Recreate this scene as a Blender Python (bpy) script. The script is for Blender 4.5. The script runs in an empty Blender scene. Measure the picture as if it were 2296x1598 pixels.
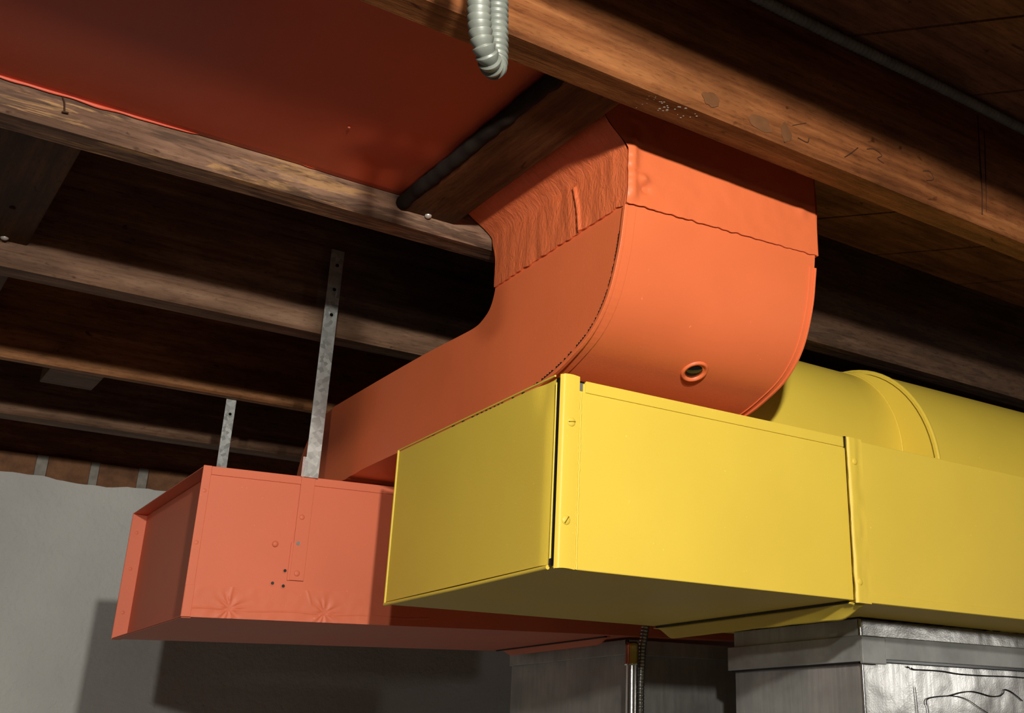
import bpy, math, random
from mathutils import Vector, Matrix, noise
from mathutils.geometry import tessellate_polygon
random.seed(7)
C = bpy.context.scene.collection
Z0 = 1.55                      # camera height above the basement floor; shapes below are written relative to it

# ---------------------------------------------------------------- camera
R = ((0.79773662, -0.60299961, 0.00278634), (0.22623679, 0.29500973, -0.92832439), (0.55895725, 0.74118873, 0.37176076))
cd = bpy.data.cameras.new('camera'); cam = bpy.data.objects.new('camera', cd); C.objects.link(cam)
M = Matrix.Identity(4)
for i in range(3):
    M[i][0] = R[0][i]; M[i][1] = -R[1][i]; M[i][2] = -R[2][i]
M[2][3] = Z0
cam.matrix_world = M
cd.sensor_fit = 'HORIZONTAL'; cd.sensor_width = 36.0; cd.lens = 2519.17 / 2296 * 36
cd.shift_x = (1148 - 1478.68) / 2296; cd.shift_y = (658.54 - 799) / 2296
cd.clip_start = 0.02
bpy.context.scene.camera = cam
# ---------------------------------------------------------------- world, lamps, exposure
w = bpy.data.worlds.new('world'); bpy.context.scene.world = w; w.use_nodes = True
w.node_tree.nodes['Background'].inputs[0].default_value = (0.6, 0.7, 1, 1)
w.node_tree.nodes['Background'].inputs[1].default_value = 0.002
def lamp(name, loc, watts, rad, col):
    l = bpy.data.lights.new(name, 'POINT'); l.energy = watts; l.shadow_soft_size = rad; l.color = col
    o = bpy.data.objects.new(name, l); C.objects.link(o); o.location = (loc[0], loc[1], loc[2] + Z0); return o
lamp('bulb_light', (0.06, -0.25, 0.462), 79, 0.022, (1.0, 0.955, 0.88))
lamp('bulb_light', (-0.60, -1.03, 0.39), 62, 0.028, (1.0, 0.955, 0.88))
lamp('far_bulb_light', (3.25, -0.75, 0.23), 11, 0.05, (1.0, 0.97, 0.92))
vs = bpy.context.scene.view_settings
vs.view_transform = 'Standard'; vs.look = 'None'; vs.exposure = 0.0; vs.gamma = 1.0; vs.use_curve_mapping = False

# ---------------------------------------------------------------- material helpers
def nt(name):
    m = bpy.data.materials.new(name); m.use_nodes = True
    t = m.node_tree; return m, t, t.nodes['Principled BSDF']
def lnk(t, a, b): t.links.new(a, b)
def coords(t, scale=(1, 1, 1), rot=(0, 0, 0)):
    tc = t.nodes.new('ShaderNodeTexCoord'); mp = t.nodes.new('ShaderNodeMapping')
    mp.inputs['Scale'].default_value = scale; mp.inputs['Rotation'].default_value = rot
    lnk(t, tc.outputs['Object'], mp.inputs['Vector']); return mp.outputs['Vector']
def noi(t, vec, scale, detail=4, rough=.55, dist=0):
    n = t.nodes.new('ShaderNodeTexNoise'); n.inputs['Scale'].default_value = scale
    n.inputs['Detail'].default_value = detail; n.inputs['Roughness'].default_value = rough; n.inputs['Distortion'].default_value = dist
    lnk(t, vec, n.inputs['Vector']); return n.outputs['Fac']
def ramp(t, fac, stops):
    r = t.nodes.new('ShaderNodeValToRGB'); e = r.color_ramp.elements
    while len(e) > 1: e.remove(e[-1])
    e[0].position = stops[0][0]; e[0].color = (*stops[0][1], 1)
    for p, c in stops[1:]:
        k = e.new(p); k.color = (*c, 1)
    lnk(t, fac, r.inputs[0]); return r.outputs[0]
def mix(t, fac, a, b, mode='MIX'):
    m = t.nodes.new('ShaderNodeMix'); m.data_type = 'RGBA'; m.blend_type = mode
    for s, v in ((m.inputs[0], fac), (m.inputs[6], a), (m.inputs[7], b)):
        if isinstance(v, (int, float)): s.default_value = v
        elif isinstance(v, tuple): s.default_value = (*v, 1)
        else: lnk(t, v, s)
    return m.outputs[2]
def bump(t, b, h, strength, dist=.001, prev=None):
    n = t.nodes.new('ShaderNodeBump'); n.inputs['Strength'].default_value = strength; n.inputs['Distance'].default_value = dist
    lnk(t, h, n.inputs['Height'])
    if prev is not None: lnk(t, prev, n.inputs['Normal'])
    lnk(t, n.outputs['Normal'], b.inputs['Normal']); return n.outputs['Normal']
def paint(name, col, rough=.45, var=.10, streak=(40, 40, 40), bst=.25):
    m, t, b = nt(name); v = coords(t)
    n1 = noi(t, v, 5, 3); dark = tuple(c * (1 - var) for c in col); lite = tuple(min(1, c * (1 + var)) for c in col)
    c1 = ramp(t, n1, [(.3, dark), (.7, lite)])
    sp = noi(t, v, 260, 1)
    c2 = mix(t, ramp(t, sp, [(.78, (0, 0, 0)), (.82, (1, 1, 1))]), c1, tuple(min(1, c * 1.25 + .02) for c in col))
    lnk(t, c2, b.inputs['Base Color'])
    rr = t.nodes.new('ShaderNodeMapRange'); rr.inputs[3].default_value = rough - .06; rr.inputs[4].default_value = rough + .1
    lnk(t, n1, rr.inputs[0]); lnk(t, rr.outputs[0], b.inputs['Roughness'])
    b.inputs['Specular IOR Level'].default_value = .35
    h1 = noi(t, coords(t, streak), 1, 4); p = bump(t, b, h1, bst, .0008)
    h2 = noi(t, v, 420, 2); bump(t, b, h2, .25, .0004, p)
    return m
def wood(name, c0, c1, c2, scratch=None, axis=0, patch=None, pmax=0, bst=.5):
    m, t, b = nt(name)
    s = [90, 90, 90]; s[axis] = 3.0
    g = noi(t, coords(t, tuple(s)), 1, 6, .6, .3)
    col = ramp(t, g, [(.30, c0), (.5, c1), (.72, c2)])
    v = coords(t, tuple(9 if i == axis else 30 for i in range(3)))
    big = noi(t, v, 1, 3)
    col = mix(t, ramp(t, big, [(.35, (.55, .55, .55)), (.65, (0, 0, 0))]), col, tuple(c * .35 for c in c0))
    blot = noi(t, coords(t, tuple(25 if i == axis else 70 for i in range(3))), 1, 2, .5, 1.0)
    col = mix(t, ramp(t, blot, [(.69, (0, 0, 0)), (.75, (.8, .8, .8))]), col, tuple(c * .3 for c in c0))
    if patch:
        pv = noi(t, coords(t, tuple(7 if i == axis else 95 for i in range(3))), 1, 6, .6, .5)
        xs = t.nodes.new('ShaderNodeSeparateXYZ'); lnk(t, coords(t), xs.inputs[0])
        mr = t.nodes.new('ShaderNodeMapRange'); mr.inputs[1].default_value = pmax - .18; mr.inputs[2].default_value = pmax; mr.inputs[3].default_value = .85; mr.inputs[4].default_value = 0
        lnk(t, xs.outputs[0], mr.inputs[0])
        pr_ = ramp(t, pv, [(.56, (0, 0, 0)), (.59, (1, 1, 1))]); mm = t.nodes.new('ShaderNodeMath'); mm.operation = 'MULTIPLY'
        lnk(t, pr_, mm.inputs[0]); lnk(t, mr.outputs[0], mm.inputs[1])
        col = mix(t, mm.outputs[0], col, patch)
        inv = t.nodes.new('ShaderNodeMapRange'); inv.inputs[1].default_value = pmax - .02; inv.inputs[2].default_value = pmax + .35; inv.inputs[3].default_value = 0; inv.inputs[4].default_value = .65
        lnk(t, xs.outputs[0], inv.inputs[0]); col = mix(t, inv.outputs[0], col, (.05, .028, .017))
        dk = noi(t, coords(t, (9, 60, 60)), 1, 4, .6, .4)
        col = mix(t, ramp(t, dk, [(.50, (0, 0, 0)), (.58, (.8, .8, .8))]), col, (.055, .032, .021))
    fs = noi(t, coords(t, tuple(60 if i == axis else 300 for i in range(3))), 1, 5, .7)
    col = mix(t, 1.0, col, ramp(t, fs, [(.32, (.62, .60, .58)), (.5, (1, 1, 1)), (.70, (1.0, 1.0, 1.0))]), 'MULTIPLY')
    lnk(t, col, b.inputs['Base Color'])
    b.inputs['Roughness'].default_value = .6; b.inputs['Specular IOR Level'].default_value = .12
    p = bump(t, b, g, bst, .0012); p = bump(t, b, blot, .3, .001, p)
    bump(t, b, noi(t, coords(t, tuple(70 if i == axis else 260 for i in range(3))), 1, 4, .65), .35, .0007, p)
    return m
def metal(name, col, rough, spangle=True, streak=None, bst=.15, met=1.0):
    m, t, b = nt(name); v = coords(t)
    if spangle:
        vo = t.nodes.new('ShaderNodeTexVoronoi'); vo.inputs['Scale'].default_value = 170
        wv = noi(t, v, 60, 2)
        lnk(t, v, vo.inputs['Vector'])
        sep = t.nodes.new('ShaderNodeSeparateColor'); lnk(t, vo.outputs['Color'], sep.inputs[0])
        f = sep.outputs[0]
    else: f = noi(t, coords(t, streak or (300, 300, 12)), 1, 3)
    c = ramp(t, f, [(0.1, tuple(x * .72 for x in col)), (.9, tuple(min(1, x * 1.15) for x in col))])
    d = noi(t, v, 14, 4)
    c = mix(t, ramp(t, d, [(.35, (.5, .5, .5)), (.6, (0, 0, 0))]), c, tuple(x * .45 for x in col))
    lnk(t, c, b.inputs['Base Color']); b.inputs['Metallic'].default_value = met
    rr = t.nodes.new('ShaderNodeMapRange'); rr.inputs[3].default_value = rough - .08; rr.inputs[4].default_value = rough + .1
    lnk(t, f, rr.inputs[0]); lnk(t, rr.outputs[0], b.inputs['Roughness'])
    h = noi(t, v, 9, 3); p = bump(t, b, h, bst, .01)
    bump(t, b, noi(t, v, 500, 1), .12, .0005, p)
    return m
def plain(name, col, rough=.6, met=0.0):
    m, t, b = nt(name); n = noi(t, coords(t), 60, 3)
    lnk(t, ramp(t, n, [(.3, tuple(c * .8 for c in col)), (.7, tuple(min(1, c * 1.15) for c in col))]), b.inputs['Base Color'])
    b.inputs['Roughness'].default_value = rough; b.inputs['Metallic'].default_value = met
    if rough > .55: b.inputs['Specular IOR Level'].default_value = .08
    return m

MAT = {}
MAT['yellow'] = paint('yellow_paint', (.72, .53, .062), .46, .04, (18, 18, 18), .18)
MAT['red'] = paint('orange_red_paint', (.70, .152, .050), .44, .07, (25, 25, 25), .25)
MAT['salmon'] = paint('pinker_orange_paint', (.68, .165, .080), .52, .05, (25, 25, 25), .2)  # orange red with its base colour shifted a little pinker
MAT['red_panel'] = paint('brushed_red_paint', (.46, .062, .022), .44, .12, (14, 14, 60), .5)
MAT['wood_warm'] = wood('stained_fir', (.11, .034, .011), (.22, .076, .024), (.30, .118, .040))
MAT['wood_pale'] = wood('worn_pale_fir', (.12, .06, .035), (.215, .12, .075), (.31, .19, .12), patch=(.33, .185, .08), pmax=-.40, bst=.9)
MAT['wood_grey'] = wood('dull_brown_fir', (.10, .050, .028), (.19, .105, .062), (.26, .155, .095))
MAT['wood_orange'] = wood('orange_fir', (.20, .075, .028), (.34, .15, .06), (.42, .20, .09))
MAT['wood_block'] = wood('mottled_blocking', (.045, .017, .006), (.085, .034, .012), (.13, .058, .022), axis=1, bst=.7)
MAT['wood_floor'] = wood('subfloor_board', (.17, .07, .035), (.28, .125, .065), (.35, .165, .085))
MAT['galv'] = metal('galvanised_spangle', (.55, .57, .54), .42, met=.35)
MAT['sheet'] = metal('galvanised_sheet', (.40, .395, .375), .23, False, (200, 200, 10), .28, .5)
MAT['sheet_dull'] = metal('dull_sheet', (.50, .50, .475), .5, False, (120, 120, 20), .3, .25)
MAT['cleat'] = metal('mottled_cleat', (.42, .43, .41), .45, False, (60, 60, 60), .3, .5)
MAT['chrome'] = metal('bright_conduit', (.72, .71, .68), .2, False, (300, 300, 6), .05)
MAT['armor'] = plain('armored_cable', (.30, .30, .28), .32, .9)
MAT['dark_armor'] = plain('dusty_armored_cable', (.20, .195, .17), .6, .1)
MAT['flex'] = plain('grey_flexible_conduit', (.14, .152, .128), .45, .1)
MAT['black'] = plain('black_void', (.004, .004, .004), .25)
MAT['ink'] = plain('black_ink', (.008, .008, .008), .5)
MAT['seal_shade'] = plain('dark_sealant_and_shade', (.018, .012, .009), .95)  # sealant colour, also used as painted shade on the block's gap strip
MAT['stain'] = plain('dark_wood_stain', (.12, .050, .020), .85)
MAT['nail'] = plain('nail_head', (.55, .52, .46), .4, .5)
MAT['rust'] = plain('rusty_nail', (.05, .025, .015), .7, .2)
MAT['mortar'] = plain('mortar', (.33, .31, .27), .9)
MAT['concrete'] = plain('concrete_floor', (.17, .16, .145), .8)
MAT['dark_wall'] = plain('dark_brown_wall', (.07, .06, .055), .9)  # unseen walls coloured dark to lower the bounced light

def wall_mat(name, col):
    m, t, b = nt(name); v = coords(t)
    n = noi(t, v, 3, 5); c = ramp(t, n, [(.3, tuple(x * .85 for x in col)), (.7, tuple(x * 1.1 for x in col))])
    lnk(t, c, b.inputs['Base Color']); b.inputs['Roughness'].default_value = .85
    p = bump(t, b, noi(t, v, 75, 5, .6), .8, .004); bump(t, b, noi(t, v, 11, 4), .7, .01, p); return m
MAT['plaster'] = wall_mat('rough_plaster', (.64, .64, .60))
m, t, b = nt('brick'); v = coords(t)
lnk(t, ramp(t, noi(t, v, 35, 5), [(.3, (.13, .055, .025)), (.7, (.27, .125, .055))]), b.inputs['Base Color'])
b.inputs['Roughness'].default_value = .85; bump(t, b, noi(t, v, 120, 4), .6, .003); MAT['brick'] = m
# canvas wrap under the paint: crinkled, painted the same orange red
m = paint('painted_canvas_wrap', (.70, .152, .050), .42, .07, (25, 25, 25), .2); t = m.node_tree; b = t.nodes['Principled BSDF']
bump(t, b, noi(t, coords(t, (60, 120, 48)), 1, 6, .65, 1.6), .75, .003, b.inputs['Normal'].links[0].from_socket); MAT['canvas'] = m
m = paint('painted_canvas_front', (.70, .152, .050), .42, .07, (25, 25, 25), .2); t = m.node_tree; b = t.nodes['Principled BSDF']
bump(t, b, noi(t, coords(t, (30, 60, 40)), 1, 4), .45, .0025, b.inputs['Normal'].links[0].from_socket); MAT['canvas_front'] = m

# ---------------------------------------------------------------- mesh builder (coordinates relative to the camera point)
class MB:
    def __init__(s): s.v = []; s.f = []; s.sm = []
    def add(s, vs_, fs, smooth=False):
        n = len(s.v); s.v += [Vector(p) for p in vs_]; s.f += [tuple(i + n for i in f) for f in fs]; s.sm += [smooth] * len(fs)
    def box(s, a, b_):
        (x0, y0, z0), (x1, y1, z1) = a, b_
        s.add([(x0, y0, z0), (x1, y0, z0), (x1, y1, z0), (x0, y1, z0), (x0, y0, z1), (x1, y0, z1), (x1, y1, z1), (x0, y1, z1)],
              [(3, 2, 1, 0), (4, 5, 6, 7), (0, 1, 5, 4), (1, 2, 6, 5), (2, 3, 7, 6), (3, 0, 4, 7)])
        return s
    def cyl(s, a, b_, r0, r1=None, n=24, caps=True):
        a = Vector(a); b_ = Vector(b_); r1 = r0 if r1 is None else r1
        d = (b_ - a).normalized(); u = d.orthogonal().normalized(); w_ = d.cross(u)
        ra = [a + (u * math.cos(2 * math.pi * i / n) + w_ * math.sin(2 * math.pi * i / n)) * r0 for i in range(n)]
        rb = [b_ + (u * math.cos(2 * math.pi * i / n) + w_ * math.sin(2 * math.pi * i / n)) * r1 for i in range(n)]
        s.add(ra + rb, [(i, (i + 1) % n, n + (i + 1) % n, n + i) for i in range(n)], True)
        if caps: s.add(ra, [tuple(range(n))[::-1]]); s.add(rb, [tuple(range(n))])
        return s
    def rings(s, path, radii, n=14, cap=True):
        path = [Vector(p) for p in path]; k = len(path); up = None; vv = []
        for i, p in enumerate(path):
            d = (path[min(i + 1, k - 1)] - path[max(i - 1, 0)]).normalized()
            if up is None: up = d.orthogonal().normalized()
            up = (up - d * up.dot(d)).normalized(); w_ = d.cross(up)
            vv += [p + (up * math.cos(2 * math.pi * j / n) + w_ * math.sin(2 * math.pi * j / n)) * radii[i] for j in range(n)]
        ff = [(i * n + j, i * n + (j + 1) % n, (i + 1) * n + (j + 1) % n, (i + 1) * n + j) for i in range(k - 1) for j in range(n)]
        s.add(vv, ff, True)
        if cap: s.add(vv[:n], [tuple(range(n))[::-1]]); s.add(vv[-n:], [tuple(range(n))])
        return s
    def prism(s, poly, x0, x1, smooth_sides=False):      # poly in (y, z), swept along x
        n = len(poly); a = [(x0, y, z) for y, z in poly]; b_ = [(x1, y, z) for y, z in poly]
        s.add(a + b_, [(i, (i + 1) % n, n + (i + 1) % n, n + i) for i in range(n)], smooth_sides)
        tr = tessellate_polygon([[Vector((y, z, 0)) for y, z in poly]])
        s.add(a, [tuple(t_) for t_ in tr]); s.add(b_, [tuple(t_)[::-1] for t_ in tr]); return s
    def dome(s, c, nrm, r, h, n=16, k=4, slot=None):
        c = Vector(c); d = Vector(nrm).normalized(); u = d.orthogonal().normalized(); w_ = d.cross(u)
        vv = []
        for i in range(k):
            a = i / k * math.pi / 2
            for j in range(n):
                t_ = 2 * math.pi * j / n
                vv.append(c + (u * math.cos(t_) + w_ * math.sin(t_)) * r * math.cos(a) + d * h * math.sin(a))
        vv.append(c + d * h)
        ff = [(i * n + j, i * n + (j + 1) % n, (i + 1) * n + (j + 1) % n, (i + 1) * n + j) for i in range(k - 1) for j in range(n)]
        ff += [((k - 1) * n + j, (k - 1) * n + (j + 1) % n, k * n) for j in range(n)]
        s.add(vv, ff, True); return s
    def grid(s, fn, nu, nv, smooth=True):
        vv = [fn(i / nu, j / nv) for i in range(nu + 1) for j in range(nv + 1)]
        s.add(vv, [(i * (nv + 1) + j, (i + 1) * (nv + 1) + j, (i + 1) * (nv + 1) + j + 1, i * (nv + 1) + j + 1) for i in range(nu) for j in range(nv)], smooth)
        return s
    def xf(s, fn): s.v = [Vector(fn(p)) for p in s.v]; return s
    def build(s, name, mat, parent=None, bevel=0, solid=0, base=None, normals=True):
        me = bpy.data.meshes.new(name)
        if parent is not None: base = Vector(parent['_b'])
        elif base is None:
            lo = Vector([min(p[i] for p in s.v) for i in range(3)]); hi = Vector([max(p[i] for p in s.v) for i in range(3)])
            base = Vector(((lo.x + hi.x) / 2, (lo.y + hi.y) / 2, lo.z))
        base = Vector(base)
        me.from_pydata([p - base for p in s.v], [], s.f)
        me.polygons.foreach_set('use_smooth', s.sm)
        me.update(); me.validate()
        if normals:
            import bmesh
            bm = bmesh.new(); bm.from_mesh(me)
            bmesh.ops.recalc_face_normals(bm, faces=bm.faces); bm.to_mesh(me); bm.free()
        o = bpy.data.objects.new(name, me); C.objects.link(o)
        me.materials.append(MAT[mat] if isinstance(mat, str) else mat)
        if parent is not None:
            o.parent = parent
        else:
            o.location = base + Vector((0, 0, Z0))
        o['_b'] = tuple(base)
        if bevel:
            bv = o.modifiers.new('bevel', 'BEVEL'); bv.width = bevel; bv.segments = 2; bv.limit_method = 'ANGLE'; bv.angle_limit = .9
        if solid:
            so = o.modifiers.new('solid', 'SOLIDIFY'); so.thickness = solid; so.offset = -1
        return o
def empty(name, base):
    o = bpy.data.objects.new(name, None); C.objects.link(o); o.empty_display_size = .05
    o.location = (base[0], base[1], base[2] + Z0); o['_b'] = tuple(base); return o
def tag(o, label, cat, group=None):
    o['label'] = label; o['category'] = cat
    if group: o['group'] = group
    return o
def struct(o): o['kind'] = 'structure'; return o
def spline(pts, n=6):
    out = []
    for i in range(len(pts) - 1):
        p0 = pts[max(i - 1, 0)]; p1 = pts[i]; p2 = pts[i + 1]; p3 = pts[min(i + 2, len(pts) - 1)]
        for k in range(n):
            t_ = k / n
            out.append(tuple(.5 * (2 * b1 + (c1 - a1) * t_ + (2 * a1 - 5 * b1 + 4 * c1 - d1) * t_ ** 2 + (-a1 + 3 * b1 - 3 * c1 + d1) * t_ ** 3)
                             for a1, b1, c1, d1 in zip(p0, p1, p2, p3)))
    out.append(tuple(pts[-1])); return out
def sstep(a, b_, x):
    t_ = min(1, max(0, (x - a) / (b_ - a))); return t_ * t_ * (3 - 2 * t_)

# ---------------------------------------------------------------- the room
struct(MB().box((-2.6, -3.2, -Z0 - .1), (4.6, 2.95, -Z0)).build('floor', 'concrete'))
struct(MB().box((-2.6, -3.3, -Z0), (4.6, -3.2, .80)).build('wall_front', 'dark_wall'))
struct(MB().box((-2.7, -3.3, -Z0), (-2.6, 2.95, .80)).build('wall_left', 'dark_wall'))
struct(MB().box((4.6, -3.3, -Z0), (4.7, 2.95, .80)).build('wall_right', 'dark_wall'))
WY = 2.72
wb = MB()
def wallfn(u, v):
    x = -2.6 + 7.2 * u
    top = .528 + .004 * math.sin(x * 23) + .004 * noise.noise(Vector((x * 30, 0, 0)))
    return (x, WY - .012 + .002 * noise.noise(Vector((x * 6, v * 9, 0))), -Z0 + (top + Z0) * v)
wb.grid(wallfn, 500, 8)
wb.grid(lambda u, v: (-2.6 + 7.2 * u, wallfn(u, 1)[1] + .05 * v, wallfn(u, 1)[2]), 500, 1)
wb.box((-2.6, WY + .03, -Z0), (4.6, WY + .2, .52))
wall = struct(wb.build('wall_back', 'plaster', normals=False))
# brick course that shows above the plaster
mo = struct(MB().box((-2.6, WY + .004, .50), (4.6, WY + .09, .579)).build('mortar_bed', 'mortar', wall))
bb = MB(); x = .388 - 30 * .1035
while x < 4.4:
    bb.box((x, WY - .004 + random.uniform(-.001, .002), .50), (x + .083 + random.uniform(-.003, .003), WY + .08, .578 + random.uniform(-.002, .002)))
    x += .1035
struct(MB().box((-2.6, WY + .01, .580), (4.6, WY + .10, .734)).build('shade_board', 'wood_floor', wall))  # dark board added in place of the shadow above the brick course
bb.build('brick_course', 'brick', wall, bevel=.002)['kind'] = 'structure'
# subfloor boards run diagonally above the joists
cb = MB(); ang = math.radians(-49); ca, sa = math.cos(ang), math.sin(ang); nx, ny = -sa, ca
k = -30; off0 = .815 * nx + .709 * ny
while k < 40:
    o0 = off0 + k * .155
    q = [(o0 + .0022, -6), (o0 + .1528, -6), (o0 + .1528, 6), (o0 + .0022, 6)]
    pts = []
    cb.add([(nx * a + ca * b_, ny * a + sa * b_, z) for z in (.735, .755) for a, b_ in q], [(3, 2, 1, 0), (4, 5, 6, 7), (0, 1, 5, 4), (1, 2, 6, 5), (2, 3, 7, 6), (3, 0, 4, 7)])
    k += 1
import bmesh
ce = cb.build('ceiling', 'wood_floor', base=(0, 0, .735))
bm = bmesh.new(); bm.from_mesh(ce.data)
for co, no in (((-2.6, 0, 0), (-1, 0, 0)), ((4.6, 0, 0), (1, 0, 0)), ((0, -3.2, 0), (0, -1, 0)), ((0, WY + .2, 0), (0, 1, 0))):
    bmesh.ops.bisect_plane(bm, geom=bm.verts[:] + bm.edges[:] + bm.faces[:], plane_co=co, plane_no=no, clear_outer=True)
bm.to_mesh(ce.data); bm.free()
struct(ce)
struct(MB().box((-2.6, -3.2, .757), (4.6, WY + .2, .80)).build('ceiling_deck', 'wood_floor', ce))

# ---------------------------------------------------------------- joists
def joist(y0, y1, z0, mat, label, vis=True):
    mb = MB(); n = 90; z1 = .734
    def f(u, v):
        x = -2.58 + 7.16 * u; wob = .0012 * noise.noise(Vector((x * 3, y0 * 7, 0))) + .0006 * noise.noise(Vector((x * 25, y0, 3)))
        ring = [(y0, z1), (y0, z0 + .004), (y0 + .003, z0), (y1 - .003, z0), (y1, z0 + .004), (y1, z1), (y0, z1)]
        i = int(round(v * 6)); yy, zz = ring[i]
        if i in (1, 2, 3, 4): zz += wob
        return (x, yy + (wob if i in (1, 2) else 0), zz)
    mb.grid(f, n, 6, False)
    o = mb.build('floor_joist', mat, base=(1.0, (y0 + y1) / 2, z0))
    tag(o, label, 'beam', 'floor joists'); return o
J0 = joist(.310, .350, .556, 'wood_warm', 'floor joist nearest the viewer, running just above the top of the frame')
J1 = joist(.7225, .762, .564, 'wood_warm', 'large orange-brown floor joist crossing the upper right, in front of the orange-red duct')
J2 = joist(1.117, 1.155, .556, 'wood_pale', 'worn floor joist with flaking yellow patches along the lower edge of the red panel')
J3 = joist(1.512, 1.552, .548, 'wood_grey', 'greyish brown floor joist that carries the long hanger strap')
J4 = joist(1.940, 1.962, .556, 'wood_orange', 'thin orange floor joist just in front of the short hanger strap')
J5 = joist(2.300, 2.350, .556, 'wood_grey', 'farthest floor joist, just before the brick-topped wall')
for y in (-.10, -.50, -.91, -1.32, -1.73, -2.14, -2.55, -2.95):
    pass
# ---------------------------------------------------------------- blocking between the joists
def block(x0, x1, y0, y1, z0, label, mat='wood_block', z1=.73):
    mb = MB(); mb.box((x0, y0, z0), (x1, y1, z1)); o = mb.build('wood_blocking', mat, bevel=.0015, base=((x0 + x1) / 2, (y0 + y1) / 2, z0))
    return tag(o, label, 'wood block', 'blocking between the joists')
B1 = block(.470, .535, .7625, 1.1165, .574, 'mottled brown wood block between two joists, left of the orange-red elbow')
B2 = block(.055, .142, 1.1555, 1.5115, .580, 'dark wood block at left edge, in the bay behind the worn joist')
B3 = block(.050, .140, 1.5525, 1.9395, .575, 'dim wood block at left edge, behind the greyish joist')
B4 = block(.262, .345, 1.9625, 2.110, .572, 'stubby grey board hanging behind the thin orange joist', 'wood_grey')
MB().dome((.499, 1.112, .5735), (0, -.5, -1), .0042, .003).build('nail', 'nail', B1)['label'] = 'pale round nail head'
MB().dome((.115, 1.50, .5795), (0, 0, -1), .0048, .003).build('nail', 'nail', B2)
MB().dome((.108, 1.40, .5795), (0, 0, -1), .0035, .002).build('nail', 'rust', B2)
e = MB(); e.rings([(.467 + .0015 * noise.noise(Vector((y * 40, 0, 0))), y, .5815 + .002 * noise.noise(Vector((y * 30, 4, 0)))) for y in [.764 + .351 * i / 60 for i in range(61)]], [.0085 + .0012 * noise.noise(Vector((i * .4, 0, 9))) for i in range(61)], 10)  # dark strip stands in for the shaded gap beside the block
e.build('shaded_gap_strip', 'seal_shade', B1)['label'] = 'black strip painted as a shaded gap against the red panel'
# bent rusty nails on the worn joist
nb = MB(); nb.rings([(.105, 1.117, .590), (.108, 1.1145, .583), (.110, 1.1135, .572)], [.0007] * 3, 6); nb.rings([(.1075, 1.1135, .572), (.1135, 1.1135, .5725)], [.0009] * 2, 6)
nb.build('bent_nail', 'rust', J2)['label'] = 'bent rusty nail'
# paint-splashed and scuffed spots on the big joist
random.seed(3)
sp = MB()
for i in range(46):
    x = random.gauss(.56, .018); y = random.gauss(.738, .008)
    if y < .7265 or y > .758: continue
    sp.dome((x, y, .5645), (0, 0, -1), random.uniform(.0006, .0022), .0006, 7, 2)
o = sp.build('paint_speckle', plain('dusty_speckle', (.42, .38, .32), .8), J1); o['kind'] = 'stuff'

def jmark(pts, r_, name='pencil_mark', mat='rust'):
    p = spline([(x, z) for x, z in pts], 4); e = MB(); e.rings([(x, .7222, z) for x, z in p], [r_] * len(p), 5); return e.build(name, mat, J1)
jmark([(1.033, .7175), (1.028, .66), (1.024, .61), (1.019, .578)], .0007, 'saw_crack'); jmark([(1.043, .70), (1.036, .64), (1.028, .585)], .0004, 'saw_crack')
jmark([(.812, .597), (.800, .586), (.790, .578)], .0006); jmark([(.826, .600), (.838, .604), (.850, .600), (.842, .594), (.852, .591)], .0005); jmark([(.918, .603), (.930, .606), (.935, .598), (.922, .592)], .0006)
jmark([(.722, .578), (.735, .577), (.738, .583)], .0006); jmark([(.715, .590), (.735, .600)], .0004)
for x, z, w2_, h2_ in ((.606, .580, .010, .008), (.672, .5755, .016, .009), (.705, .578, .007, .010)):
    e = MB(); e.grid(lambda u, v: (x + w2_ * u * math.cos(v * 6.2832) * (1 + .5 * noise.noise(Vector((math.cos(v * 6.2832) * 1.5, math.sin(v * 6.2832) * 1.5, x * 90)))), .7219, z + h2_ * u * math.sin(v * 6.2832) * (1 + .5 * noise.noise(Vector((math.cos(v * 6.2832) * 1.5, math.sin(v * 6.2832) * 1.5, x * 50))))), 3, 32)
    e.build('dark_stain', MAT['stain'], J1, normals=False)
# ---------------------------------------------------------------- red sheet metal panel
PB = (-.3, .93, .592)
pt = empty('sheet_metal_panel', PB)
tag(pt, 'large red painted metal panel closing the bay between two joists, upper left', 'panel')
pm = MB()
def pf(u, v):
    x = -1.6 + 2.068 * u; y = .7625 + (1.1155 - .7625) * v
    z = .5925 - .004 * math.sin(math.pi * v) ** 2 + .0022 * noise.noise(Vector((x * 5, y * 6, 0)))
    c = max(0, 1 - ((x - .42) ** 2 + (y - 1.06) ** 2) ** .5 / .10); z -= .004 * math.sin(c * 5) * c
    return (x, y, z)
pm.grid(pf, 260, 40); pm.build('panel', 'red_panel', pt, solid=-.0012, normals=False)
lm_ = MB()
def lf(u, v):
    x = -1.6 + 2.045 * u; rg = .0018 * noise.noise(Vector((x * 40, 0, 5))) + (.004 * max(0, noise.noise(Vector((x * 9, 2, 5)))))
    return (x, 1.1155 - .0004 * v, .5935 - (.0050 - .0030 * sstep(.16, .30, x) - rg) * v)
lm_.grid(lf, 600, 1); lm_.build('edge_lip', 'red_panel', pt, solid=.0008, normals=False)['label'] = 'thin bright orange-red bent edge'
MB().dome((.353, 1.00, .5885), (0, 0, -1), .0016, .0012, 8, 2).build('screw', 'salmon', pt)

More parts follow.
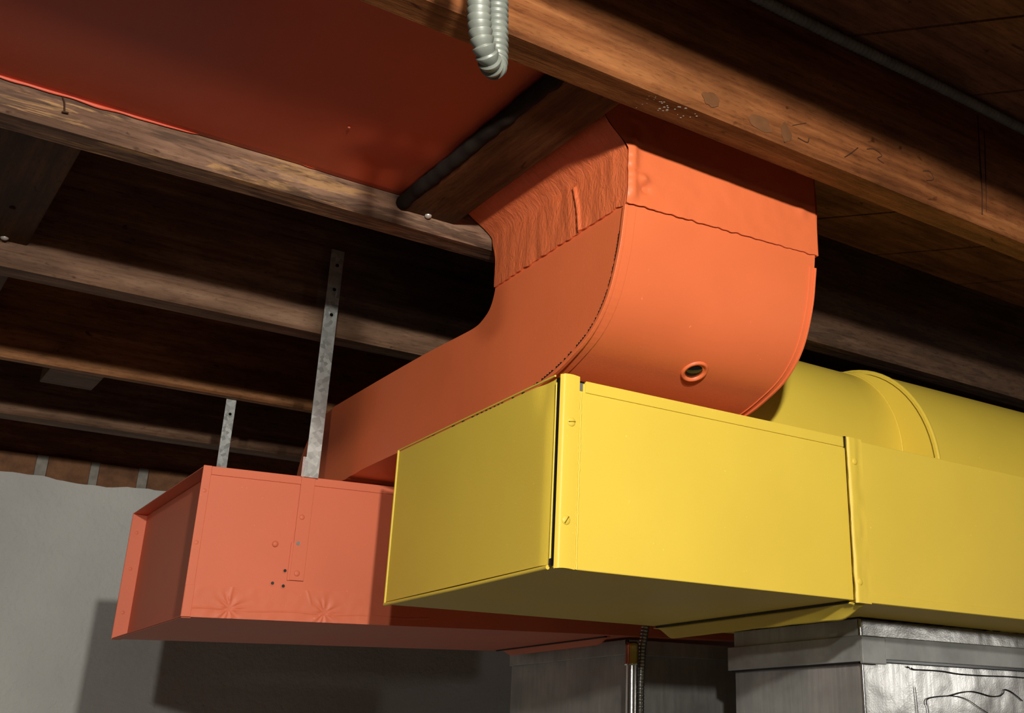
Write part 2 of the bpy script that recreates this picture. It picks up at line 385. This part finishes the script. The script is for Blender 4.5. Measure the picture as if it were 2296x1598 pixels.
# ---------------------------------------------------------------- orange-red elbow duct
XL, XR = .587, .851
front = spline([(.8325, .66), (.8325, .60), (.8325, .53), (.8375, .49), (.845, .455), (.862, .415), (.889, .387), (.925, .370), (.965, .358), (1.02, .3495), (1.10, .3475), (1.22, .3475), (1.36, .3475), (1.45, .3465)], 5)
inner = spline([(1.45, .3465), (1.476, .3445), (1.496, .3440), (1.506, .3425)], 3)
outer = spline([(1.714, .3425), (1.712, .37), (1.700, .405), (1.675, .435), (1.635, .455), (1.58, .465)], 4)
back = spline([(1.58, .465), (1.42, .4665), (1.28, .4665), (1.18, .464), (1.145, .464), (1.128, .468), (1.113, .476), (1.104, .490), (1.100, .510), (1.100, .54), (1.108, .66)], 4)
prof = front[:-1] + inner + outer[:-1] + back
et = empty('duct_elbow', (.72, 1.2, .34))
tag(et, 'orange-red square duct elbow curving down from the joists and away behind the yellow duct', 'air duct')
mb = MB(); n = len(prof)
va = [(XL, y, z) for y, z in prof]; vb = [(XR, y, z) for y, z in prof]
mb.add(va + vb, [(i, (i + 1) % n, n + (i + 1) % n, n + i) for i in range(n)], True)
tr = tessellate_polygon([[Vector((y, z, 0)) for y, z in prof]])
mb.add(va, [tuple(t_) for t_ in tr]); mb.add(vb, [tuple(t_)[::-1] for t_ in tr])
mb.build('duct_body', 'red', et)
def offs(pts, d):
    out = []
    for i, p in enumerate(pts):
        a = pts[max(0, i - 1)]; b_ = pts[min(len(pts) - 1, i + 1)]
        tx, tz = b_[0] - a[0], b_[1] - a[1]; l = math.hypot(tx, tz) or 1
        out.append((p[0] + d * tz / l, p[1] - d * tx / l))
    return out
fr = [p for p in front if p[1] < .51 and p[0] < 1.3]
def bead(xa, xb, d, name, mat='red', sign=1, bumps=False):
    o1 = offs(fr, -d); mb = MB(); k = len(fr); vv = []
    for i in range(k):
        dd = d
        for (x, q) in ((xa, fr[i]), (xa, o1[i]), (xb, o1[i]), (xb, fr[i])): vv.append((x, q[0], q[1]))
    mb.add(vv, [(i * 4 + j, i * 4 + j + 1, i * 4 + 5 + j, i * 4 + 4 + j) for i in range(k - 1) for j in range(3)])
    return mb.build(name, mat, et, bevel=.0007)
# offs(): outward of the heel is -y / -z side, choose sign by test
test = offs(fr, -.01)[3]
SG = -1 if test[0] < fr[3][0] else 1
def bead2(xa, xb, d, name):
    o1 = offs(fr, SG * d); mb = MB(); vv = []
    for q, o_ in zip(fr, o1):
        for x, p in ((xa, q), (xa, o_), (xb, o_), (xb, q)): vv.append((x, p[0], p[1]))
    mb.add(vv, [(i * 4 + j, i * 4 + j + 1, i * 4 + 5 + j, i * 4 + 4 + j) for i in range(len(fr) - 1) for j in range(3)])
    return mb.build(name, 'red', et, bevel=.0006)
bead2(XL - .0035, XL + .0008, .004, 'edge_bead')
bead2(XL + .0008, XL + .0125, .0012, 'seam_strip')
bead2(XR - .008, XR - .0068, .0012, 'seam_strip')
bead2(XR - .001, XR + .002, .002, 'edge_bead')
# notched crimps along the left seam
cm = MB(); o1 = offs(fr, SG * -.0012)
for i in range(4, len(fr) - 1):
    for tt in (0, .5):
        if random.random() < .72:
            y = o1[i][0] * (1 - tt) + o1[i + 1][0] * tt; z = o1[i][1] * (1 - tt) + o1[i + 1][1] * tt
            cm.box((XL - .0030, y - .0012, z - .0016), (XL - .0003, y + .0012, z + .0016))
cm.build('seam_crimp', MAT['seal_shade'], et)['kind'] = 'stuff'
# canvas wrap round the throat, sealed to the joists
def canvas_left(u, v):            # u: back -> front, v: bottom -> top
    zb = .5005 + .006 * (u) + .0022 * noise.noise(Vector((u * 22, 0, 1)))
    z = zb + (.612 - zb) * v
    yb = 1.1005 + .013 * sstep(.53, .575, z); yf = .8325
    y = yb + (yf - yb) * u
    fl = (.040 - .012 * u) * sstep(.566, .600, z)
    x = XL - .0016 - fl - .0014 * (noise.noise(Vector((y * 60, z * 18, 3))) + .6) * (1 - fl / .05) * (1 - sstep(.94, 1, u))
    ridge = abs(u - (.62 + .06 * (1 - v) * 1.2)) * .27
    x -= .0035 * (1 - sstep(.94, 1, u)) * math.exp(-(ridge / .0022) ** 2) * (1 if v < .55 else 0)
    return (min(x, XL - .0006), y, z)
cm = MB(); cm.grid(canvas_left, 150, 60)
cm.grid(lambda u, v: (canvas_left(u, 0)[0] * (1 - v) + (XL + .001) * v, canvas_left(u, 0)[1], canvas_left(u, 0)[2]), 150, 1)
cm.build('canvas_wrap', 'canvas', et, normals=False)['label'] = 'crinkled painted canvas wrap on the side'
def canvas_front(u, v):
    zb = .5065 + .0125 * u + .0018 * noise.noise(Vector((u * 30, 0, 7)))
    z = zb + (.640 - zb) * v; xl = XL - .0022 - .028 * sstep(.566, .600, z); x = xl + (XR + .0025 - xl) * u
    y = .8314 - .0006 * (noise.noise(Vector((x * 45, z * 45, 0))) + .5)
    # lump where the wrap is folded at the corner
    y -= .0045 * math.exp(-((x - XL - .004) / .007) ** 2) * (sstep(.505, .52, z) - .6 * sstep(.565, .60, z)) * (1 + .5 * noise.noise(Vector((z * 120, 1, 0))))
    y -= .005 * math.exp(-((x - XL - .018) / .007) ** 2 - ((z - .538) / .006) ** 2)
    y += .003 * math.exp(-((x - XL - .021) / .006) ** 2 - ((z - .528) / .005) ** 2)
    y -= .002 * math.exp(-((x - XR + .02) / .008) ** 2 - ((z - .57) / .01) ** 2)
    return (x, y, z)
cm = MB(); cm.grid(canvas_front, 130, 80)
cm.grid(lambda u, v: (canvas_front(u, 0)[0], canvas_front(u, 0)[1] + .0015 * v, canvas_front(u, 0)[2]), 130, 1)
def cright(u, v):
    z = .519 + (.655 - .519) * v
    return (XR + .0035 - .002 * u + .002 * math.exp(-((z - .585) / .02) ** 2), .8310 + .26 * u, z)
cm.grid(cright, 20, 20)
cm.build('canvas_wrap', 'canvas_front', et, normals=False)['label'] = 'smoother painted canvas wrap on the front'
# round peep hole in the heel
hc = Vector((.7330, .9085, .3768)); hn = Vector((0, -.44, -.898)).normalized()
u_ = Vector((1, 0, 0)); w2 = hn.cross(u_)
rg = MB(); N = 40; vv = []
for r_, h_ in ((.0160, -.002), (.0156, .0012), (.0142, .0030), (.0126, .0024), (.0112, .0002), (.0108, -.003)):
    for j in range(N):
        a = 2 * math.pi * j / N; vv.append(hc + (u_ * math.cos(a) + w2 * math.sin(a)) * r_ + hn * h_)
rg.add(vv, [(i * N + j, i * N + (j + 1) % N, (i + 1) * N + (j + 1) % N, (i + 1) * N + j) for i in range(5) for j in range(N)], True)
gr = rg.build('grommet_ring', 'red', et)
pg = MB(); pg.dome(hc + hn * -.0012, hn, .0112, .0030, 32, 5); pg.build('plug', plain('glossy_black', (.006, .006, .007), .12), gr)['label'] = 'glossy black plug'
# wrinkle strip near heel bottom: small paint sags
# ---------------------------------------------------------------- yellow duct
a_y = -0.021255; OY = Vector((.570, .925, .344)); cy_, sy_ = math.cos(a_y), math.sin(a_y)
def Y(p):                         # local (along, depth, height) -> place
    return (OY.x + p[0] * cy_ - p[1] * sy_, OY.y + p[0] * sy_ + p[1] * cy_, OY.z + p[2] - .006 * p[0])
yt = empty('yellow_duct', (1.1, 1.1, .155))
tag(yt, 'bright yellow rectangular duct box with a rounded barrel on top, right of centre', 'air duct')
H = .189; D = .388; SX = .4015; LX = 1.25
def ybox(a, b_, name, mat='yellow', bevel=.0008, parent=None, lab=None):
    o = MB().box(a, b_).xf(Y).build(name, mat, parent or yt, bevel=bevel)
    if lab: o['label'] = lab
    return o
b1 = MB().box((.0035, .0015, -H), (SX, D, 0)); b1.xf(Y).build('duct_body', 'yellow', yt, bevel=.001)
b2 = MB().box((SX + .003, .001, -H - .0015), (LX, D, 0)); b2.xf(Y).build('duct_body', 'yellow', yt, bevel=.001)
# end cap: a folded tray standing a little proud
cap = MB()
def capf(u, v):
    y = .004 + (D - .006) * u; z = -H + .003 + (H - .005) * v
    bulge = .0022 * math.sin(math.pi * u) * math.sin(math.pi * v) + .0016 * math.exp(-((u - .04) / .05) ** 2) * v * 0
    x = -.0008 + bulge
    x += .0035 * math.exp(-(u / .022) ** 2)                     # rolls in at the near edge
    x += .003 * math.exp(-((u - .05) / .04) ** 2) * sstep(.75, 1, v)
    return (x, y, z)
cap.grid(capf, 60, 30); cap.xf(Y).build('end_cap', 'yellow', yt, normals=False)
e = MB(); e.rings([Y(p) for p in ((-.0012, .004, -H), (-.0012, D * .5, -H - .0006), (-.0012, D, -H))], [.0022] * 3, 8)
e.rings([Y(p) for p in ((-.0012, D, -H), (-.0012, D, 0))], [.0016] * 2, 8)
e.rings([Y(p) for p in ((-.0008, .004, 0.0008), (-.0008, D * .5, .0006), (-.0008, D, .0004))], [.0011] * 3, 8)
e.rings([Y(p) for p in ((.0012, .0042, -H + .004), (.0016, .0045, -.006))], [.0013] * 2, 8)
e.build('folded_rim', 'yellow', yt)
ybox((.0012, .0008, -H + .003), (.0036, .0042, -.001), 'seam_gap', 'black', 0)
MB().box((-.0006, -.001, -H + .001), (.002, .003, -H + .008)).xf(Y).build('torn_corner', 'black', yt)
# front slip cleat and its screws
def screw(p, r=.0049, parent=None, slot=True, rot=0.15, mat='yellow', tf=None, sink=False):
    tf = tf or Y
    c = Vector(tf(p)); d = Vector(tf((p[0], p[1] - 1, p[2]))) - Vector(tf(p)); d.normalize()
    o = MB().dome(c, d, r, r * .42, 20, 5).build('screw', mat, parent)
    if slot:
        ca_, sa_ = math.cos(rot), math.sin(rot); L = r * .8; q = []
        mbs = MB()
        mbs.box((-L, -r * .46, -r * .09), (L, -r * .30, r * .09))
        mbs.v = [Vector(tf((p[0] + v.x * ca_ - v.z * sa_, p[1] + v.y, p[2] + v.x * sa_ + v.z * ca_))) for v in mbs.v]
        mbs.build('screw_slot', MAT['seal_shade'] if mat != 'yellow' else MAT['slot_y'], o)
    return o
MAT['slot_y'] = plain('slot_shadow', (.20, .13, .01), .6)
MAT['slot_r'] = plain('slot_red', (.18, .035, .012), .6)
cl = MB()
def clf(u, v):
    x = .0030 + .0210 * u; z = -H - .001 + (H + .0035) * v
    return (x, -.0032 - .0006 * math.sin(math.pi * u) + .0035 * math.exp(-(u / .08) ** 2), z + .0008 * math.sin(u * 3))
cl.grid(clf, 16, 40); cl.grid(lambda u, v: (.0240, -.0032 + .0045 * u, -H - .001 + (H + .0035) * v), 1, 1); cl.grid(lambda u, v: (.0030 + .0210 * u, -.0032 + .0045 * v, .0025), 1, 1)
cl.grid(lambda u, v: (.0030 + .0210 * u, -.0032 + .0045 * v, -H - .001), 1, 1)
cl.xf(Y); clo = cl.build('slip_cleat', 'yellow', yt, normals=False)
screw((.0149, -.0036, -.0462), parent=clo); screw((.0126, -.0036, -.1439), parent=clo, rot=1.0)
# ragged caulk line beside the cleat, top folded lip
ck = MB(); pts = [(.0285 + .0012 * noise.noise(Vector((z * 90, 0, 0))), .0012, -H * z) for z in [i / 60 for i in range(4, 61)]]
ck.rings([Y(p) for p in pts], [.0011 + .0006 * noise.noise(Vector((i * .9, 3, 0))) for i in range(len(pts))], 6); ck.build('caulk_bead', 'yellow', yt)
ybox((.0335, .0000, -.0115), (SX - .001, .0016, .0006), 'folded_lip', bevel=.0004)
ybox((.0248, .0005, -.0105), (.0300, .0016, -.0025), 'bare_metal_tab', 'sheet', 0, lab='tiny bare metal tab')
ybox((.0255, .0000, -.0022), (.0318, .0016, -.0006), 'gap', 'black', 0)
# middle seam cleat
cl = MB()
def clf2(u, v):
    x = .4012 + .024 * u + .0007 * noise.noise(Vector((v * 9, 4, 0))) * (1 - u); z = -H - .003 + (H + .004) * v
    return (x, -.0040 + .0012 * u + .0012 * noise.noise(Vector((v * 7, u * 2, 8))) + .0030 * math.exp(-(u / .05) ** 2), z)
cl.grid(clf2, 14, 50); cl.grid(lambda u, v: (clf2(1, v)[0], clf2(1, v)[1] + .005 * u, clf2(1, v)[2]), 1, 50); cl.grid(lambda u, v: (clf2(u, 1)[0], clf2(u, 1)[1] + .006 * v, clf2(u, 1)[2]), 14, 1)
cl.xf(Y); cl2 = cl.build('slip_cleat', 'yellow', yt, normals=False)
screw((.4108, -.0037, -.0279), .0042, cl2, False); screw((.4071, -.0037, -.1687), .0042, cl2, False)
e = MB(); e.rings([Y((.3995 + .0010 * noise.noise(Vector((k_ * .23, 9, 0))), -.0022, -H * k_ / 50)) for k_ in range(0, 51)], [.0007 + .0006 * abs(noise.noise(Vector((k_ * .35, 5, 0)))) for k_ in range(51)], 6)
e.build('seam_gap', 'slot_y', yt)
MB().box((.3975, -.0022, -.012), (.4000, .001, .0012)).xf(Y).build('seam_gap', 'black', yt)
ybox((SX + .0265, .0004, -H + .0085), (LX, .0016, -H - .0010), 'folded_lip', bevel=.0004)
# hanging flap (collar flange) under the seam
fl = MB()
def flf(u, v):
    y = .006 + (D + .004 - .006) * u
    drop = .0155 * sstep(-.02, .10, u) * (1 - sstep(.90, 1.0, u)) + .0008 * noise.noise(Vector((u * 10, 0, 0)))
    return (SX - .002 + .016 * (1 - sstep(0, .3, u)) * v + .006 * v, y, -H - .0030 - drop * v)
fl.grid(flf, 70, 8); fl.xf(Y).build('collar_flange', 'yellow', yt, solid=.0012, normals=False)
e = MB(); e.box((SX - .0040, .008, -H - .0030), (SX - .0010, D - .004, -H - .0002)); e.xf(Y).build('seam_gap', 'black', yt)
# rounded barrels on top
def arc(c, r, x, n=48, a0=-28, a1=208):
    out = []
    for i in range(n + 1):
        a = math.radians(a0 + (a1 - a0) * i / n); out.append((x, c[0] + r * math.cos(a), c[1] + r * math.sin(a)))
    return out
def tube_between(rs, name, smooth=True):
    mb = MB(); k = len(rs[0])
    for i in range(len(rs) - 1):
        mb.add(rs[i] + rs[i + 1], [(j, j + 1, k + j + 1, k + j) for j in range(k - 1)], smooth)
    return mb
cS, rS = (1.164, .3765), .1475; cB, rB = (1.137, .3425), .1765
tb = tube_between([arc(cS, rS, .858, a0=-10, a1=190), arc(cS, rS, 1.190, a0=-10, a1=190)], 'b'); tb.add(arc(cS, rS, .858, a0=-10, a1=190), [tuple(range(49))])
tb.build('small_barrel', 'yellow', yt, normals=False)
tb = tube_between([arc(cS, rS + .0005, 1.190), arc(cB, rB, 1.193)], 'c'); tb.build('step_face', 'yellow', yt, normals=False)
tb = tube_between([arc(cB, rB, 1.193, a0=-8, a1=188), arc((cB[0] - .008, cB[1] + .001), rB, 1.8, a0=-8, a1=188)], 'd'); tb.build('large_barrel', 'yellow', yt, normals=False)
e = MB(); e.rings(arc(cS, rS + .0006, 1.189), [.0016] * 49, 8); e.build('rim_bead', 'yellow', yt)
e = MB(); e.rings(arc(cB, rB - .0028, 1.1925), [.0007] * 49, 6); e.build('seam_gap', 'slot_y', yt)
e = MB(); e.rings(arc(cB, rB + .0008, 1.196), [.0028] * 49, 8); e.build('rim_bead', 'yellow', yt)

# ---------------------------------------------------------------- red box duct, lower left
a_r = -0.0267; OR = Vector((.3933, 1.50, .3327)); cr_, sr_ = math.cos(a_r), math.sin(a_r)
def Rr(p): return (OR.x + p[0] * cr_ - p[1] * sr_, OR.y + p[0] * sr_ + p[1] * cr_, OR.z + p[2] + .018 * p[0])
rt = empty('red_duct', (.9, 1.7, .144))
tag(rt, 'long orange-red rectangular duct box at lower left, hung on two metal straps', 'air duct')
HR = .1885; DR = .40; LR = 1.5; TH = .0012
def rbox(a, b_, name, mat='salmon', bevel=.0006, parent=None, lab=None):
    o = MB().box(a, b_).xf(Rr).build(name, mat, parent or rt, bevel=bevel)
    if lab: o['label'] = lab
    return o
w_ = MB(); w_.box((0, 0, -HR), (LR, TH, 0)); w_.box((0, DR - TH, -HR), (LR, DR, 0)); w_.box((0, TH, -TH), (LR, DR - TH, 0)); w_.box((0, TH, -HR), (LR, DR - TH, -HR + TH))
w_.xf(Rr).build('duct_body', 'salmon', rt)
rbox((.020, TH, -HR + TH), (.0215, DR - TH, -TH), 'end_cap')
rbox((-.0008, -.0022, -HR), (.0100, -.0002, .0008), 'corner_strip', bevel=.0005)
rbox((-.0008, DR - .0012, -HR), (.0004, DR + .001, .0008), 'corner_strip')
rbox((.0102, -.0016, -.0105), (1.2, -.0001, .0006), 'folded_lip')
rbox((.0005, 0, -HR - .0014), (.012, DR, -HR - .0001), 'corner_strip')
# tape patch along the bottom front with radiating wrinkles
tp = MB()
def tpf(u, v):
    x = .0102 + (.330 - .0102) * u; z = -.1505 + (-HR + .1505) * v + (.004 * u)* (1 - v)
    h = .0009
    for cx, cz, s_ in ((.057, -.176, 1), (.180, -.176, 1)):
        dx, dz = x - cx, z - cz; r_ = math.hypot(dx, dz); a = math.atan2(dz, dx)
        h += s_ * .0011 * math.exp(-(r_ / .016) ** 2) * math.sin(a * 9 + 1.3 * math.sin(a * 3)) * sstep(0, .004, r_)
        h -= .0020 * math.exp(-(r_ / .006) ** 2)
    h += .0008 * math.exp(-((z + .1775 - .001 * math.sin(x * 60)) / .0008) ** 2)
    h += .0007 * math.exp(-((x - .056 - (z + .16) * .12) / .0014) ** 2) * sstep(-.168, -.164, z)
    h += .0006 * math.exp(-((x - .158 + (z + .16) * .4) / .0014) ** 2) * sstep(-.17, -.164, z)
    h += .00035 * noise.noise(Vector((x * 90, z * 90, 0)))
    return (x, -max(h, .0002), z)
tp.grid(tpf, 260, 50); tp.grid(lambda u, v: (tpf(u, 0)[0], tpf(u, 0)[1] * (1 - v), tpf(u, 0)[2]), 260, 1)
tp.xf(Rr).build('tape_patch', 'salmon', rt, normals=False)['label'] = 'wrinkled painted tape along the bottom edge'
tw = MB().box((-.0004, -.0030, -HR), (.0106, -.0018, -.1500)); tw.xf(Rr).build('tape_patch', 'salmon', rt, bevel=.0004)
for z in (-.032, -.098, -.165):
    c = Rr((.0045, -.0022, z)); MB().dome(c, (0, -1, 0), .0028, .0006, 14, 3).build('rivet', 'salmon', rt)
for z in (-.03, -.085, -.150):
    c = Rr((.009, DR - TH, z)); MB().dome(c, (0, -1, 0), .0028, .0006, 14, 3).build('rivet', 'salmon', rt)
o = MB().dome(Rr((.1039, -.0004, -.0919)), (0, -1, 0), .0042, .0028, 20, 5).build('bolt', 'salmon', rt)
for x, z in ((.1209, -.1253), (.1067, -.1421), (.1211, -.1449)):
    c = Vector(Rr((x, -.0003, z))); hl = MB().cyl(c, c + Vector((0, -.0004, 0)), .0034, n=16).build('drilled_hole', 'salmon', rt, bevel=0)
    MB().cyl(c + Vector((0, -.0003, 0)), c + Vector((0, -.0007, 0)), .0021, n=14).build('hole_opening', 'black', hl)
# wavy bottom seam flap in front of the rear plenum
fl = MB()
def flr(u, v):
    y = .02 + .36 * u; drop = .010 * sstep(0, .10, u) * (1 - sstep(.88, 1.0, u))
    return (.640 + .006 * v, y, -HR - .0012 - drop * v)
fl.grid(flr, 60, 6); fl.xf(Rr).build('collar_flange', 'red', rt, solid=.0012, normals=False)
rbox((.636, .02, -HR - .0022), (.640, .38, -HR - .0002), 'seam_gap', 'black', 0)

# hanger straps
def strap(x0, x1, y, za, zb, holes, label, mat='galv', th=.0014):
    st = empty('hanger_strap', ((x0 + x1) / 2, y, za))
    tag(st, label, 'strap', 'metal straps holding up the red duct')
    o = MB().box((x0, y - th, za), (x1, y, zb)).build('strap_band', mat, st, bevel=.0002)
    for z in holes:
        c = Vector(((x0 + x1) / 2 + .001, y - th, z)); MB().cyl(c, c + Vector((0, -.0004, 0)), .0026, n=16).build('punched_hole', 'black', st)
    return st
S1 = strap(.5225, .5420, 1.4915, .3345, .672, (.571, .610, .648), 'long galvanised strap rising from the red duct to the greyish joist')
S2 = strap(.5350, .5520, 1.9645, .335, .72, (.531, .60), 'short galvanised strap behind, near the left end of the red duct')
# painted lower end of the long strap runs down the duct face
def S(p): return Rr(p)
o = MB().box((.1275, -.0032, -.1372), (.1462, -.0017, .0045)).xf(Rr).build('strap_end', 'salmon', rt, bevel=.0004); o['label'] = 'orange painted end of a hanger strap'
MB().box((.1245, -.0022, -.1374), (.1280, -.0009, -.0880)).xf(Rr).build('strap_end', 'salmon', rt, bevel=.0003)
screw((.134, -.0032, -.0544), .0036, rt, False, mat='salmon', tf=Rr); screw((.1362, -.0032, -.1281), .0040, rt, False, mat='salmon', tf=Rr)
c = Vector(Rr((.1330, -.0034, -.0892))); MB().cyl(c, c + Vector((0, -.0006, 0)), .0026, n=16).build('drilled_hole', 'sheet', rt)
MB().box((.5185, 1.492, .3345), (.5230, 1.4935, .362)).build('strap_tab', 'chrome', S1)

# ---------------------------------------------------------------- bare metal plenum under the yellow duct
PX, PY = 1.103, 1.035
def wavy(p0, p1, z0, z1, nrm, amp, nu=40, nv=30, sd=0):
    p0 = Vector((*p0, 0)); p1 = Vector((*p1, 0)); nrm = Vector(nrm)
    def f(u, v):
        p = p0.lerp(p1, u); z = z0 + (z1 - z0) * v
        return p + Vector((0, 0, z)) + nrm * amp * noise.noise(Vector((u * 4 + sd, v * 3, sd))) * math.sin(math.pi * u) 
    return f
pl = empty('furnace_plenum', (1.4, 1.25, -Z0 + .6))
tag(pl, 'shiny bare metal plenum under the yellow duct, with black pen marks', 'air duct')
mb = MB()
mb.grid(wavy((PX, PY), (1.95, PY), -.95, .1505, (0, -1, 0), .0016, 60, 40, 1), 90, 60)
mb.grid(wavy((PX, PY + .245), (PX, PY), -.95, .1505, (-1, 0, 0), .003, 60, 40, 5), 60, 60)
mb.grid(lambda u, v: (PX + .85 * u, PY + .245, -.95 + 1.10 * v), 2, 2); mb.grid(lambda u, v: (1.95, PY + .245 * u, -.95 + 1.10 * v), 2, 2)
mb.build('sheet_body', 'sheet', pl, normals=False)
e = MB(); e.rings([(PX - .001, PY - .001, -.95), (PX - .001, PY - .001, .096)], [.0024] * 2, 8); e.build('corner_bead', 'chrome', pl)
e = MB(); e.rings([(PX - .006, PY - .006, .098), (PX - .006, PY - .006, .150)], [.0022] * 2, 8); e.build('corner_bead', 'chrome', pl)
MB().box((PX - .006, PY - .006, .128), (1.95, PY - .001, .1495)).build('upper_band', 'sheet', pl, bevel=.001)
MB().box((PX - .006, PY - .006, .128), (PX - .001, PY + .24, .1495)).build('upper_band', 'sheet_dull', pl, bevel=.001)
MB().box((PX + .034, PY - .010, .1005), (1.95, PY - .006, .1285)).build('drive_cleat', 'cleat', pl, bevel=.001)
MB().box((PX - .010, PY - .0105, .0970), (PX - .0055, PY + .25, .1285)).build('drive_cleat', 'cleat', pl, bevel=.001)
MB().box((PX - .0103, PY - .0115, .0945), (PX + .033, PY - .0060, .1275)).build('folded_tab', 'cleat', pl, bevel=.001)
MB().box((PX + .033, PY - .0075, .0975), (1.95, PY - .0005, .1005)).build('shadow_gap', 'black', pl)
MB().box((PX - .0070, PY - .0005, .0945), (PX - .0005, PY + .245, .0970)).build('shadow_gap', 'black', pl)
# dark sealant between duct and plenum
e = MB(); k_ = 120
e.rings([(PX - .012 + .86 * i / k_, PY - .010 + .0015 * noise.noise(Vector((i * .6, 0, 0))), .1505 + .0012 * noise.noise(Vector((i * .5, 4, 0)))) for i in range(k_)], [.0022 + .0014 * abs(noise.noise(Vector((i * .7, 7, 0)))) for i in range(k_)], 8)
e.rings([(PX - .011 + .0008 * noise.noise(Vector((i * .6, 0, 2))), PY - .010 + .25 * i / 50, .1515) for i in range(51)], [.0022 + .001 * abs(noise.noise(Vector((i * .7, 7, 3)))) for i in range(51)], 8)
e.build('sealant_bead', 'seal_shade', pl)
def ink(pts, r, name='marker_line'):
    p = spline(pts, 5); e = MB(); e.rings([(x, PY - .0014, z) for x, z in p], [r] * len(p), 6); o = e.build(name, 'ink', pl); return o
ink([(1.185, .0944), (1.1898, .093)], .0008)
ink([(1.1932, .0929), (1.1989, .0912), (1.2211, .0914), (1.2558, .0911), (1.2876, .0889), (1.3372, .0884), (1.3946, .0892), (1.4333, .0888)], .0009)
ink([(1.2181, .0479), (1.2179, .0532), (1.2234, .0565), (1.2427, .0591), (1.2657, .0608), (1.2895, .0652), (1.3116, .0672), (1.3298, .0657), (1.3516, .0623), (1.3707, .0628), (1.381, .067), (1.3841, .0717), (1.3969, .0697), (1.4096, .0643), (1.4222, .0577)], .0008)
ink([(1.2657, .0608), (1.2869, .0596), (1.3044, .0557), (1.3232, .0478), (1.3424, .0404)], .0005)
ink([(1.198, .0697), (1.1989, .057), (1.1997, .0359)], .0005); ink([(1.2198, .0479), (1.2208, .0362)], .0005)
# ---------------------------------------------------------------- rear plenum under the red duct
QX, QY = 1.078, 1.510
pr = empty('furnace_plenum', (1.35, 1.7, -Z0 + .6))
tag(pr, 'dull grey metal plenum in shadow under the red duct, behind the conduit', 'air duct')
mb = MB(); mb.grid(wavy((QX, QY), (1.7, QY), -.95, .1535, (0, -1, 0), .003, sd=9), 60, 30); mb.grid(wavy((QX, QY + .36), (QX, QY), -.95, .1535, (-1, 0, 0), .003, sd=3), 60, 30)
mb.grid(lambda u, v: (QX + .62 * u, QY + .36, -.95 + 1.10 * v), 2, 2)
mb.build('sheet_body', 'sheet_dull', pr, normals=False)
MB().box((QX - .006, QY - .006, .130), (1.7, QY - .001, .1530)).build('drive_cleat', 'sheet_dull', pr, bevel=.001)
MB().box((QX - .006, QY - .006, .130), (QX - .001, QY + .36, .1530)).build('drive_cleat', 'sheet_dull', pr, bevel=.001)
# ---------------------------------------------------------------- conduit pipe and armored cable between the plenums
cx_, cy2 = .993, 1.38
ct = empty('conduit_pipe', (cx_, cy2, -.9)); tag(ct, 'bright steel conduit pipe standing between the two plenums', 'pipe')
MB().cyl((cx_, cy2, -.9), (cx_, cy2, .1065), .0092, n=28).build('pipe', 'chrome', ct)
e = MB(); e.rings([(cx_, cy2, z) for z in (.1045, .1055, .107, .109, .131, .1345, .136)], [.0105, .0112, .0112, .0100, .0100, .0095, .008], 28); e.build('coupling', 'chrome', ct)
MB().cyl((cx_, cy2, .1355), (cx_, cy2, .1370), .0075, n=20).build('pipe_opening', 'black', ct)
def armored(path_pts, r, pitch, amp, n=12, saw=False):
    # resample at fine steps with ring ridges
    pts = [Vector(p) for p in path_pts]; L = [0]
    for a, b_ in zip(pts, pts[1:]): L.append(L[-1] + (b_ - a).length)
    step = pitch / (12 if saw else 6); m_ = int(L[-1] / step); out = []; rad = []; j = 0
    for i in range(m_ + 1):
        s_ = i * step
        while j < len(L) - 2 and L[j + 1] < s_: j += 1
        t_ = (s_ - L[j]) / max(1e-9, L[j + 1] - L[j]); out.append(pts[j].lerp(pts[j + 1], t_))
        rad.append(r - amp * ((s_ / pitch) % 1) ** 1.4 if saw else r + amp * abs(math.sin(math.pi * s_ / pitch)) ** .7 - amp)
    mb = MB(); mb.rings(out, rad, n); return mb
ac = armored([(cx_ + .017, cy2 + .004, -.5), (cx_ + .018, cy2 + .004, .08), (cx_ + .021, cy2 + .004, .13), (cx_ + .026, cy2 + .002, .165), (cx_ + .030, cy2 - .002, .19), (1.030, 1.372, .30), (1.03, 1.30, .36), (1.03, 1.20, .375)][:6], .0062, .0048, .0010)
o = ac.build('armored_cable', 'armor', base=(cx_ + .02, cy2, -.5)); tag(o, 'thin spiral armored cable rising beside the steel conduit pipe', 'cable')
ac = armored([(-1.2 + .1 * i, .7145 + .0006 * math.sin(i * 1.7), .7225 + .0012 * math.sin(i * .9)) for i in range(46)], .0066, .0062, .0011)
o = ac.build('armored_cable', 'dark_armor', base=(1.0, .7145, .716)); tag(o, 'long dusty armored cable along the top of the large joist, upper right', 'cable')
# ---------------------------------------------------------------- grey flexible conduit loop
px = Vector((.300, .600)); vd = Vector((.45, .893)); sd_ = Vector((.893, -.45))
def fp(dep, side, z):
    q = px + vd * dep + sd_ * side; return (q.x, q.y, z)
path = spline([fp(-.085, -.012, .66), fp(-.045, -.009, .60), fp(-.022, -.0068, .54), fp(-.016, -.0065, .49), fp(-.0150, -.0050, .46), fp(-.0125, -.0015, .443), fp(-.006, .003, .4355), fp(.004, .0065, .4350), fp(.0115, .0085, .442), fp(.0150, .0085, .458), fp(.017, .0070, .490), fp(.024, .0048, .54), fp(.055, .003, .60), fp(.095, .0, .66)], 10)
fx = armored(path, .0084, .0054, .0024, 24, True)
o = fx.build('flexible_conduit', 'flex', base=(.30, .60, .43)); tag(o, 'ribbed pale grey flexible conduit loop hanging in front of the large joist', 'conduit')
for o in list(C.objects):
    if '_b' in o: del o['_b']
